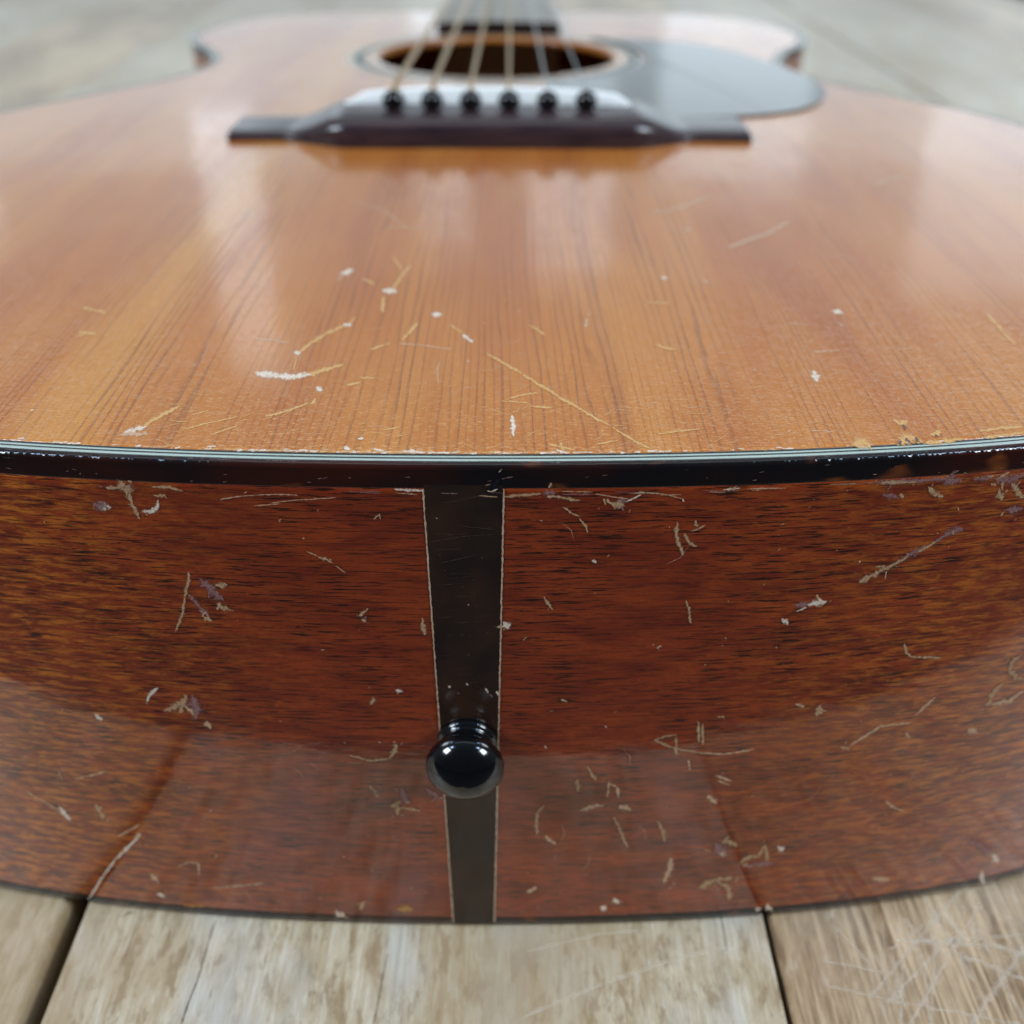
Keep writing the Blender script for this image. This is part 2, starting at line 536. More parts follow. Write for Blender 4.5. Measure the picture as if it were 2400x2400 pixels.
# ---- sides
ZR = [-101.6, -100.5, -95, -85, -75, -65, -55, -45, -35, -25, -15, -8, -5, -2.9]
vs, uvs, fs = [], [], []
ring = outline - nrm * .06
for z in ZR:
    for k in range(N + 1):
        q = ring[k % N]
        vs.append((q[0], q[1], z)); uvs.append((arc[k] * .001, z * .001))
for i in range(len(ZR) - 1):
    for k in range(N):
        a = i * (N + 1) + k
        fs.append((a, a + 1, a + N + 2, a + N + 1))
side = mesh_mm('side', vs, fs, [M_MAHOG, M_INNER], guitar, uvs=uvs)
side['label'] = 'reddish brown mahogany side, scratched and chipped'
so = side.modifiers.new('thickness', 'SOLIDIFY'); so.thickness = .0022; so.offset = -1


def sweep(name, prof, mat, closed_prof=False, off=0.0):
    vs, uvs, fs = [], [], []
    L = 0; Ls = [0]
    for i in range(1, len(prof)):
        L += math.dist(prof[i], prof[i - 1]); Ls.append(L)
    for (ins, z), l in zip(prof, Ls):
        for k in range(N + 1):
            q = outline[k % N] - nrm[k % N] * ins
            vs.append((q[0], q[1], z)); uvs.append((arc[k] * .001, l * .001))
    for i in range(len(prof) - 1):
        for k in range(N):
            a = i * (N + 1) + k
            fs.append((a, a + 1, a + N + 2, a + N + 1))
    return fix_normals(mesh_mm(name, vs, fs, mat, guitar, uvs=uvs))


# check the sign of the solidify: outward normals on the side
fix_normals(side)
bind = sweep('top_binding', [(2.6, -3.9), (1.38, -3.9), (1.38, -.3), (1.38, .0), (1.1, .0), (.8, -.04), (.5, -.18), (.26, -.42), (.10, -.78), (.01, -1.3), (0, -2.2), (0, -3.4), (0, -3.78), (.03, -3.87), (.06, -3.9), (2.6, -3.9)][1:-1] , M_BIND)
bind['label'] = 'dark tortoise binding round the soundboard edge'
for a, b_, m in ((1.40, 2.05, M_WHITE), (2.07, 2.48, M_BLACKLINE), (2.50, 2.98, M_WHITE), (3.00, 3.53, M_BLACKLINE)):
    sweep('purfling_line', [(a, -.8), (a, 0.0), (b_, 0.0), (b_, -.8)], m)
bb = sweep('back_binding', [(2.5, -103.3), (1.2, -103.3), (.5, -103.1), (.12, -102.7), (0, -102.3), (0, -101.2), (0, -101.0), (.06, -100.85), (2.5, -100.85)], M_BIND)

# ---- top: ring mesh between the inset outline and the soundhole
HC = np.array([0.0, 351.0]); HR = 49.5
outer = outline - nrm * INSET
ang = np.arctan2(outer[:, 1] - HC[1], outer[:, 0] - HC[0])
inner = HC + HR * np.stack([np.cos(ang), np.sin(ang)], 1)
ts = [0, .004, .012, .025, .045, .07, .10, .14, .19, .25, .32, .40, .48, .56, .64, .72, .80, .87, .93, .97, 1.0]
vs, fs = [], []
for t in ts:
    for k in range(N):
        q = outer[k] * (1 - t) + inner[k] * t
        vs.append((q[0], q[1], dome(q[0], q[1]) if t > 0 else 0.0))
for i in range(len(ts) - 1):
    for k in range(N):
        k2 = (k + 1) % N
        fs.append((i * N + k, i * N + k2, (i + 1) * N + k2, (i + 1) * N + k))
top = fix_normals(mesh_mm('soundboard', vs, fs, [M_SPRUCE, M_PALE], guitar))
if top.data.polygons[0].normal.z < 0: top.data.flip_normals()
so = top.modifiers.new('thickness', 'SOLIDIFY'); so.thickness = .0028; so.offset = -1
top['label'] = 'amber spruce soundboard with straight grain and bare scratches'

# ---- back
vs = [(q[0], q[1], -103.28) for q in (outline - nrm * 2.0)] + [(q[0], q[1], -100.8) for q in (outline - nrm * 2.4)]
fs = [tuple(range(N)), tuple(range(N, 2 * N))] + [(k, (k + 1) % N, N + (k + 1) % N, N + k) for k in range(N)]
fix_normals(mesh_mm('back', vs, fs, M_INNER, guitar, smooth=False))
box_mm('centre_strip', -10, 10, 12, 480, -100.75, -98.5, M_PALE, guitar, .5)

box_mm('neck_block', -30, 30, 462, 498, -100.7, -3.2, M_PALE, guitar, .8)

# ---- end strip (tapered dark inlay) with pale glue lines
def end_panel(name, xl_top, xr_top, xl_bot, xr_bot, z0, z1, off, mat, jag=0.0, seed=1, nz=40, nx=6):
    r_ = random.Random(seed)
    vs, fs = [], []
    for i in range(nz + 1):
        t = i / nz; z = z0 + (z1 - z0) * t
        a = xl_bot + (xl_top - xl_bot) * t; b = xr_bot + (xr_top - xr_bot) * t
        ja = r_.gauss(0, jag); jb = r_.gauss(0, jag)
        for k in range(nx + 1):
            s = k / nx
            x = (a + ja) * (1 - s) + (b + jb) * s
            vs.append((x, g_end(x) - off, z))
    for i in range(nz):
        for k in range(nx):
            q = i * (nx + 1) + k
            fs.append((q, q + 1, q + nx + 2, q + nx + 1))
    o = fix_normals(mesh_mm(name, vs, fs, mat, guitar, smooth=False))
    at = o.data.attributes.new('core', 'FLOAT', 'POINT')
    at.data.foreach_set('value', [1.0] * len(o.data.vertices))
    return o


es = end_panel('end_strip', 5.85, -6.05, 3.80, -4.05, -102.6, -3.3, .02, M_STRIP)
if es.data.polygons[0].normal.y > 0: es.data.flip_normals()
so = es.modifiers.new('thickness', 'SOLIDIFY'); so.thickness = .0006; so.offset = -1
es['label'] = 'dark tapered inlay down the middle of the end'
M_GLUE = mark_mat('pale_glue_line', (.60, .43, .31), (.40, .23, .14), amin=.55, lo=.35, hi=.5)
for s, (t_, b_) in ((-1, (-6.1, -4.1)), (1, (5.9, 3.85))):
    gl = end_panel('glue_line', t_ + .13 * s, t_ - .10 * s, b_ + .18 * s, b_ - .08 * s, -102.3, -3.95, .045, M_GLUE, .035, 3 + s, 230, 1)
    gl['label'] = 'thin ragged pale joint beside the end strip'

# ---- end pin
pinz = -54.3
o = lathe_mm('end_pin', [(-3, 3.0), (0.02, 5.2), (.9, 5.25), (1.25, 5.05), (1.5, 4.7), (1.9, 4.5), (3.0, 4.5), (3.7, 4.8), (4.2, 5.4), (4.7, 6.0), (5.3, 6.45), (6.0, 6.65),
                         (6.8, 6.55), (7.7, 6.15), (8.6, 5.4), (9.4, 4.4), (10.0, 3.35), (10.4, 2.2), (10.62, 1.1), (10.7, 0)], (-.45, 0.0, pinz), (-.035, -1, -.01), M_EBONY, guitar, 64)
o['label'] = 'glossy black round end pin'

# ---- rosette
def ring_mm(name, r0, r1, mat, lift=.05, skip=None):
    n_ = 160
    vs, fs = [], []
    for k in range(n_):
        a = 2 * math.pi * k / n_
        for r, dz in ((r0, -.5), (r0, lift), (r1, lift), (r1, -.5)):
            x, y = r * math.cos(a), HC[1] + r * math.sin(a)
            vs.append((x, y, dome(x, y) + dz))
    for k in range(n_):
        k2 = (k + 1) % n_
        for j in range(3):
            fs.append((k * 4 + j, k * 4 + j + 1, k2 * 4 + j + 1, k2 * 4 + j))
    return fix_normals(mesh_mm(name, vs, fs, mat, guitar, smooth=False))


M_RIM = plain('pale_rim', (.62, .50, .34), .35, .5, .2)
ring_mm('rosette_ring', 51.6, 52.6, M_RIM)
ring_mm('rosette_ring', 55.2, 56.0, M_WHITE)
ring_mm('rosette_ring', 56.02, 59.3, M_BLACKLINE)
ring_mm('rosette_ring', 59.32, 60.4, M_WHITE)
ring_mm('rosette_ring', 62.6, 63.3, M_WHITE)

# ---- pickguard
arcp = [(62.0 * math.cos(R(a)), HC[1] + 62.0 * math.sin(R(a))) for a in (-72, -60, -48, -36, -24, -12, 0, 12, 24, 36, 47)]
pg = catmull(arcp + [(46, 397.5), (56, 395), (70, 392), (84, 386), (98, 371), (109, 348), (117, 324), (121, 303), (121, 282), (115, 261), (104, 244),
                     (90, 235), (72, 230.5), (52, 231), (36, 240), (25, 258), (19, 278), (19.2, 292)], 2.5)
n_ = len(pg)
bm = bmesh.new()
tv = [bm.verts.new((q[0] * .001, q[1] * .001, (dome(q[0], q[1]) + .75 + 104) * .001)) for q in pg]
bv = [bm.verts.new((q[0] * .001, q[1] * .001, (dome(q[0], q[1]) + 103.9) * .001)) for q in pg]
bm.faces.new(tv)
for k in range(n_):
    bm.faces.new((tv[k], tv[(k + 1) % n_], bv[(k + 1) % n_], bv[k]))
bmesh.ops.recalc_face_normals(bm, faces=bm.faces)
me = bpy.data.meshes.new('pickguard'); bm.to_mesh(me); bm.free()
link_mesh('pickguard', me, M_GUARD, guitar, smooth=False)['label'] = 'dark teardrop pickguard'

# ---- bridge
def sm(a, b, x):
    t = min(1, max(0, (x - a) / (b - a))); return t * t * (3 - 2 * t)


def bridge_h(x): return 2.5 + 5.2 * (1 - sm(43, 61, abs(x)))
def bridge_rear(x): return 197.4 - 9.6 * (1 - sm(40, 64, abs(x)))


BF = 222.5
vs, fs = [], []
xs = [-78.7, -78.4] + list(np.linspace(-77.6, -66, 6)) + list(np.linspace(-64, -38, 27)) + list(np.linspace(-34, 34, 18)) + list(np.linspace(38, 64, 27)) + list(np.linspace(66, 77.6, 6)) + [78.4, 78.7]
prof_n = 0
for x in xs:
    h = bridge_h(x); ry = bridge_rear(x); e = .5 if abs(x) > 78.5 else 0
    pr = [(ry, -.2), (ry, h - (.45 * h)), (ry + .35, h - .3 * h), (ry + 1.1, h - .17 * h), (ry + 2.4, h - .06 * h), (ry + 4.4, h), (209, h), (214, h), (BF - 3, h - .0), (BF - 1.2, h - .2), (BF - .3, h - .8), (BF, h - 1.8), (BF, -.2)]
    prof_n = len(pr)
    for yy, zz in pr:
        vs.append((x, yy, zz - e * (zz > 0) + dome(x, yy)))
for i in range(len(xs) - 1):
    for j in range(prof_n - 1):
        a = i * prof_n + j
        fs.append((a, a + 1, a + prof_n + 1, a + prof_n))
fs.append(tuple(range(prof_n))); fs.append(tuple(range((len(xs) - 1) * prof_n, len(xs) * prof_n)))
bridge = fix_normals(mesh_mm('bridge', vs, fs, M_ROSE, guitar))
bridge['label'] = 'dark rosewood belly bridge'
# saddle
vs, fs = [], []
sx_ = np.linspace(-45, 43, 45)
for x in sx_:
    rise = 4.9 * (1 - (abs(x) / 58.0) ** 2.6) * (1 - .9 * sm(38, 45, abs(x)))
    y0 = 211.5 - x * .035
    zt = 7.75 + rise + 1.2
    d_ = 1.2
    for yy, zz in ((y0, 5.5), (y0, zt - .8), (y0 + .4, zt - .1), (y0 + 1.4, zt), (y0 + 2.3, zt - .15), (y0 + 2.7, zt - .9), (y0 + 2.7, 5.5)):
        vs.append((x, yy, zz))
for i in range(len(sx_) - 1):
    for j in range(6):
        a = i * 7 + j
        fs.append((a, a + 1, a + 8, a + 7))
fs.append(tuple(range(7))); fs.append(tuple(range(44 * 7, 45 * 7)))
sad = fix_normals(mesh_mm('saddle', vs, fs, M_BONE, bridge)); sad['label'] = 'long white bone saddle'
PX = [-29.1 + 58.2 * k / 5 for k in range(6)]
for k, x in enumerate(PX):
    lathe_mm('bridge_pin', [(-4, 2.0), (.3, 2.3), (.6, 2.9), (1.4, 3.35), (2.4, 3.4), (3.4, 3.1), (4.2, 2.5), (4.8, 1.5), (5.05, .6), (5.1, 0)],
             (x, 205.5, 9.2), (0, -.12, 1), M_EBONY, bridge, 28)

# ---- fretboard, neck, headstock, strings
vs = []
for y, hw in ((409, 28.6), (842, 22)):
    for x, z in ((-hw, .9), (-hw, 6.0), (-hw * .5, 6.6), (0, 6.8), (hw * .5, 6.6), (hw, 6.0), (hw, .9)):
        vs.append((x, y, z))
fs = [(j, j + 1, j + 8, j + 7) for j in range(6)] + [(6, 0, 7, 13), tuple(range(7)), tuple(range(7, 14))]
fix_normals(mesh_mm('fretboard', vs, fs, M_FRETB, guitar, smooth=False))
for k in range(0, 21):
    if k == 0: continue
    y = 843 - 632 * (1 - 2 ** (-k / 12))
    hw = 22 + (842 - y) / 433 * 6.6 - .3
    v_ = []
    for x in np.linspace(-hw, hw, 7):
        zc = 6.8 - .8 * (abs(x) / hw) ** 1.6
        v_ += [(x, y - 1, zc - .2), (x, y - .5, zc + .7), (x, y + .5, zc + .7), (x, y + 1, zc - .2)]
    f_ = [(i * 4 + j, i * 4 + j + 1, i * 4 + j + 5, i * 4 + j + 4) for i in range(6) for j in range(3)]
    fix_normals(mesh_mm('fret', v_, f_, M_NICKEL, guitar))
vs, fs = [], []
secs = [(498, 28, 1.0, 30), (508, 27, 1.0, 62), (530, 26, 1.0, 34), (570, 25.5, 1.0, 23), (700, 23.5, 1.0, 20), (830, 21.5, 1.0, 18), (846, 23, 1.0, 17)]
for y, hw, zt, dp in secs:
    for k in range(13):
        a = math.pi * k / 12
        vs.append((hw * math.cos(a), y, zt - .1 - dp * math.sin(a) ** .8))
for i in range(len(secs) - 1):
    for k in range(13):
        k2 = (k + 1) % 13
        fs.append((i * 13 + k, i * 13 + k2, (i + 1) * 13 + k2, (i + 1) * 13 + k))
fs += [tuple(range(13)), tuple(range(78, 91))]
fix_normals(mesh_mm('neck', vs, fs, M_NECK, guitar))
vs = []
for y, hw, z in ((846, 23, 1.0), (866, 31, -4), (1025, 37, -46)):
    vs += [(-hw, y, z), (hw, y, z), (hw, y, z - 15), (-hw, y, z - 15)]
fs = [(i * 4 + j, i * 4 + (j + 1) % 4, i * 4 + 4 + (j + 1) % 4, i * 4 + 4 + j) for i in range(2) for j in range(4)] + [(0, 1, 2, 3), (8, 9, 10, 11)]
fix_normals(mesh_mm('headstock', vs, fs, M_NECK, guitar, smooth=False))
box_mm('nut', -22, 22, 842, 846, .9, 8.6, M_BONE, guitar, .6)
for k in range(6):
    gauge = (1.0, .85, .70, .55, .34, .28)[k]
    x0 = PX[k]; x1 = -17.5 + 35 * k / 5
    yA = 211.5 - x0 * .035 + 1.4
    zA = 7.75 + 4.9 * (1 - (abs(x0) / 58.0) ** 2.6) + 1.2 + gauge
    pts = [Vector((x0, 206.5, 8.4)), Vector((x0, yA - .6, zA - .5)), Vector((x0, yA + .5, zA)), Vector((x1, 843, 8.9)), Vector((x1 * 1.15, 905, -8))]
    vs, fs = [], []
    for i, p in enumerate(pts):
        for q in range(8):
            a = 2 * math.pi * q / 8
            vs.append((p.x + gauge * math.cos(a), p.y, p.z + gauge * math.sin(a)))
    for i in range(len(pts) - 1):
        for q in range(8):
            q2 = (q + 1) % 8
            fs.append((i * 8 + q, i * 8 + q2, i * 8 + 8 + q2, i * 8 + 8 + q))
    s_ = fix_normals(mesh_mm('string', vs, fs, M_BRONZE if k < 4 else M_STEEL, guitar))
    s_['label'] = ('bronze wound string, thickest at the left' if k == 0 else 'bronze wound string' if k < 4 else 'plain steel string')

# ------------------------------------------------------------------ wear marks (x, y or z in mm on the wood)
TOP_MARKS = [
  ('G',0.8,[(-33.85,30.34),(-30.61,29.68),(-27.21,31.09),(-22.32,34.84)]),
  ('W',1.09,[(-36.56,31.54),(-33.88,30.52),(-30.64,29.85),(-27.52,30.74)]),
  ('G',0.79,[(-30.87,39.37),(-29.28,44.17),(-27.07,48.57),(-23.97,53.15)]),
  ('G',0.37,[(-30.89,38.62),(-30.5,32.82)]),
  ('W',0.96,[(-24.34,52.93),(-23.33,52.52)]),
  ('W',0.83,[(-31.3,40.12),(-30.72,39.37)]),
  ('G',0.33,[(-23.7,52.94),(-22.73,56.8)]),
  ('W',1.53,[(-28.36,80.61),(-26.77,82.2)]),
  ('T',0.7,[(-28.29,80.09),(-28.97,75.97)]),
  ('W',1.55,[(-18.59,70.61),(-16.48,70.14)]),
  ('G',0.79,[(-23.56,77.03),(-21.26,74.53)]),
  ('G',0.71,[(-17.07,71.84),(-15.92,79.41),(-14.63,85.53)]),
  ('G',0.74,[(-18.48,67.02),(-17.91,59.03)]),
  ('G',0.54,[(-18.89,91.03),(-16.35,83.36)]),
  ('W',1.31,[(-7.82,58.0),(-6.83,57.79)]),
  ('G',0.71,[(-12.9,45.87),(-11.98,48.89),(-10.75,53.46)]),
  ('G',0.61,[(-18.15,41.36),(-16.83,42.52),(-14.98,44.08)]),
  ('G',0.64,[(-4.63,53.08),(-3.57,51.0),(-2.22,49.16)]),
  ('W',0.93,[(-1.85,47.75),(-0.35,44.97)]),
  ('G',0.45,[(2.56,39.8),(5.32,35.94),(8.65,31.52)]),
  ('G',0.57,[(9.01,31.0),(12.25,26.26),(14.56,23.01)]),
  ('G',0.47,[(14.55,22.68),(17.14,19.54),(20.37,14.99),(22.35,12.64)]),
  ('G',0.39,[(22.71,12.06),(26.27,7.01),(28.09,5.25)]),
  ('G',0.82,[(-50.29,11.87),(-49.33,14.37),(-47.67,16.94),(-46.49,18.95)]),
  ('W',1.19,[(-52.38,9.99),(-51.23,11.0),(-50.34,11.58)]),
  ('T',0.92,[(-52.95,9.27),(-49.3,9.58)]),
  ('G',0.41,[(-31.92,15.53),(-29.85,16.45),(-28.08,17.99),(-26.05,19.87)]),
  ('W',0.78,[(-25.28,25.67),(-24.61,25.01)]),
  ('G',0.63,[(-25.22,19.87),(-25.05,21.45)]),
  ('G',0.57,[(-20.46,26.87),(-18.42,27.72)]),
  ('G',0.36,[(-18.88,29.76),(-16.29,29.27)]),
  ('W',0.59,[(-16.26,8.11),(-15.8,8.12)]),
  ('W',0.6,[(7.07,15.79),(7.28,12.54),(7.35,9.39)]),
  ('T',0.95,[(40.72,124.09),(44.63,125.54),(48.66,128.45),(53.67,134.04),(57.05,138.64)]),
  ('T',1.18,[(55.35,98.04),(60.98,103.83),(65.54,107.3),(72.38,116.8)]),
  ('T',0.91,[(102.03,150.7),(107.56,155.38),(112.56,160.19)]),
  ('T',1.59,[(47.39,110.32),(48.42,110.65)]),
  ('W',0.88,[(38.25,78.57),(38.9,78.06)]),
  ('T',1.14,[(46.22,76.09),(47.15,75.84)]),
  ('W',1.15,[(69.28,60.15),(70.21,59.27)]),
  ('W',1.16,[(58.84,32.4),(58.69,29.28)]),
  ('G',0.69,[(32.87,44.05),(34.08,42.51),(36.21,41.76)]),
  ('G',0.42,[(33.36,64.63),(35.66,64.19),(37.99,63.98)]),
  ('G',0.48,[(10.2,52.78),(11.53,50.7),(13.06,48.06)]),
  ('T',0.72,[(21.27,55.84),(20.63,51.6)]),
  ('T',0.57,[(21.69,58.89),(21.94,57.58)]),
  ('G',0.33,[(29.57,9.82),(31.98,10.69),(36.05,11.43)]),
  ('G',0.26,[(19.83,6.55),(23.16,7.82)]),
  ('G',1.3,[(58.9,6.67),(60.89,7.78),(61.08,6.14)]),
  ('W',0.52,[(59.22,6.4),(60.76,6.14)]),
  ('G',0.94,[(67.49,14.71),(68.22,13.53),(69.16,14.42)]),
  ('G',1.18,[(65.98,6.99),(68.07,8.95),(69.45,8.12)]),
  ('G',0.79,[(71.91,10.1),(73.39,10.96)]),
  ('G',0.65,[(69.83,7.29),(72.62,7.86),(76.17,8.72)]),
  ('B',0.53,[(68.44,12.95),(68.22,11.79)]),
  ('B',0.45,[(67.53,8.66),(67.56,7.28)]),
  ('B',0.45,[(69.14,9.23),(68.88,7.56)]),
  ('B',0.39,[(72.35,9.82),(72.52,9.54)]),
  ('B',0.39,[(66.49,7.82),(65.9,6.72)]),
  ('G',0.4,[(79.71,11.29),(83.47,12.47),(86.92,12.78)]),
  ('G',0.46,[(79.65,9.3),(83.26,10.17),(86.12,10.76)]),
  ('G',0.72,[(98.48,58.83),(98.26,52.4),(98.06,44.73)]),
  ('G',0.63,[(-72.9,49.04),(-69.42,48.05)]),
  ('G',0.47,[(-72.28,47.22),(-71.38,48.03)]),
  ('G',0.66,[(-76.22,61.25),(-72.19,59.05),(-70.54,57.73)]),
  ('G',0.4,[(-12.96,10.96),(-10.4,11.84)]),
  ('W',0.51,[(-9.08,4.33),(-6.82,3.95)]),
  ('W',0.58,[(-7.97,4.74),(-7.48,4.21)]),
  ('W',0.64,[(-18.05,5.35),(-17.33,4.82)]),
  ('W',0.45,[(-13.63,4.98),(-12.29,4.45)]),
  ('W',0.51,[(13.95,4.75),(15.2,3.96)]),
  ('G',0.58,[(14.54,6.93),(14.72,4.76)]),
  ('G',0.39,[(12.72,6.64),(15.25,5.3),(16.51,4.77)]),
  ('G',0.35,[(6.15,21.67),(8.6,23.29),(11.21,23.95)]),
  ('G',0.34,[(9.89,19.18),(13.73,18.58)]),
  ('G',0.28,[(5.46,21.03),(9.63,20.42)]),
  ('G',0.27,[(-44.02,10.76),(-41.21,12.8),(-36.38,15.2)]),
  ('G',0.27,[(-39.06,9.37),(-35.75,12.25)]),
  ('G',0.27,[(-43.66,15.9),(-41.61,17.28)]),
  ('T',0.42,[(-34.2,133.94),(-24.88,126.67),(-17.24,110.38)]),
  ('T',0.4,[(-23.29,111.3),(-12.34,111.4),(-3.25,107.94)]),
  ('T',0.29,[(-5.34,27.31),(-5.84,33.35),(-5.44,36.59)]),
  ('T',0.31,[(-13.29,44.09),(-8.58,42.96),(-3.89,41.46)]),
  ('T',0.39,[(-39.98,46.26),(-35.87,45.1),(-33.03,43.95)]),
  ('T',0.26,[(53.27,11.4),(57.1,10.85)]),
  ('T',0.38,[(60.42,40.79),(65.56,41.59)]),
  ('T',0.32,[(58.3,54.2),(62.89,53.18)]),
  ('T',0.64,[(68.62,53.64),(68.89,52.81)]),
]
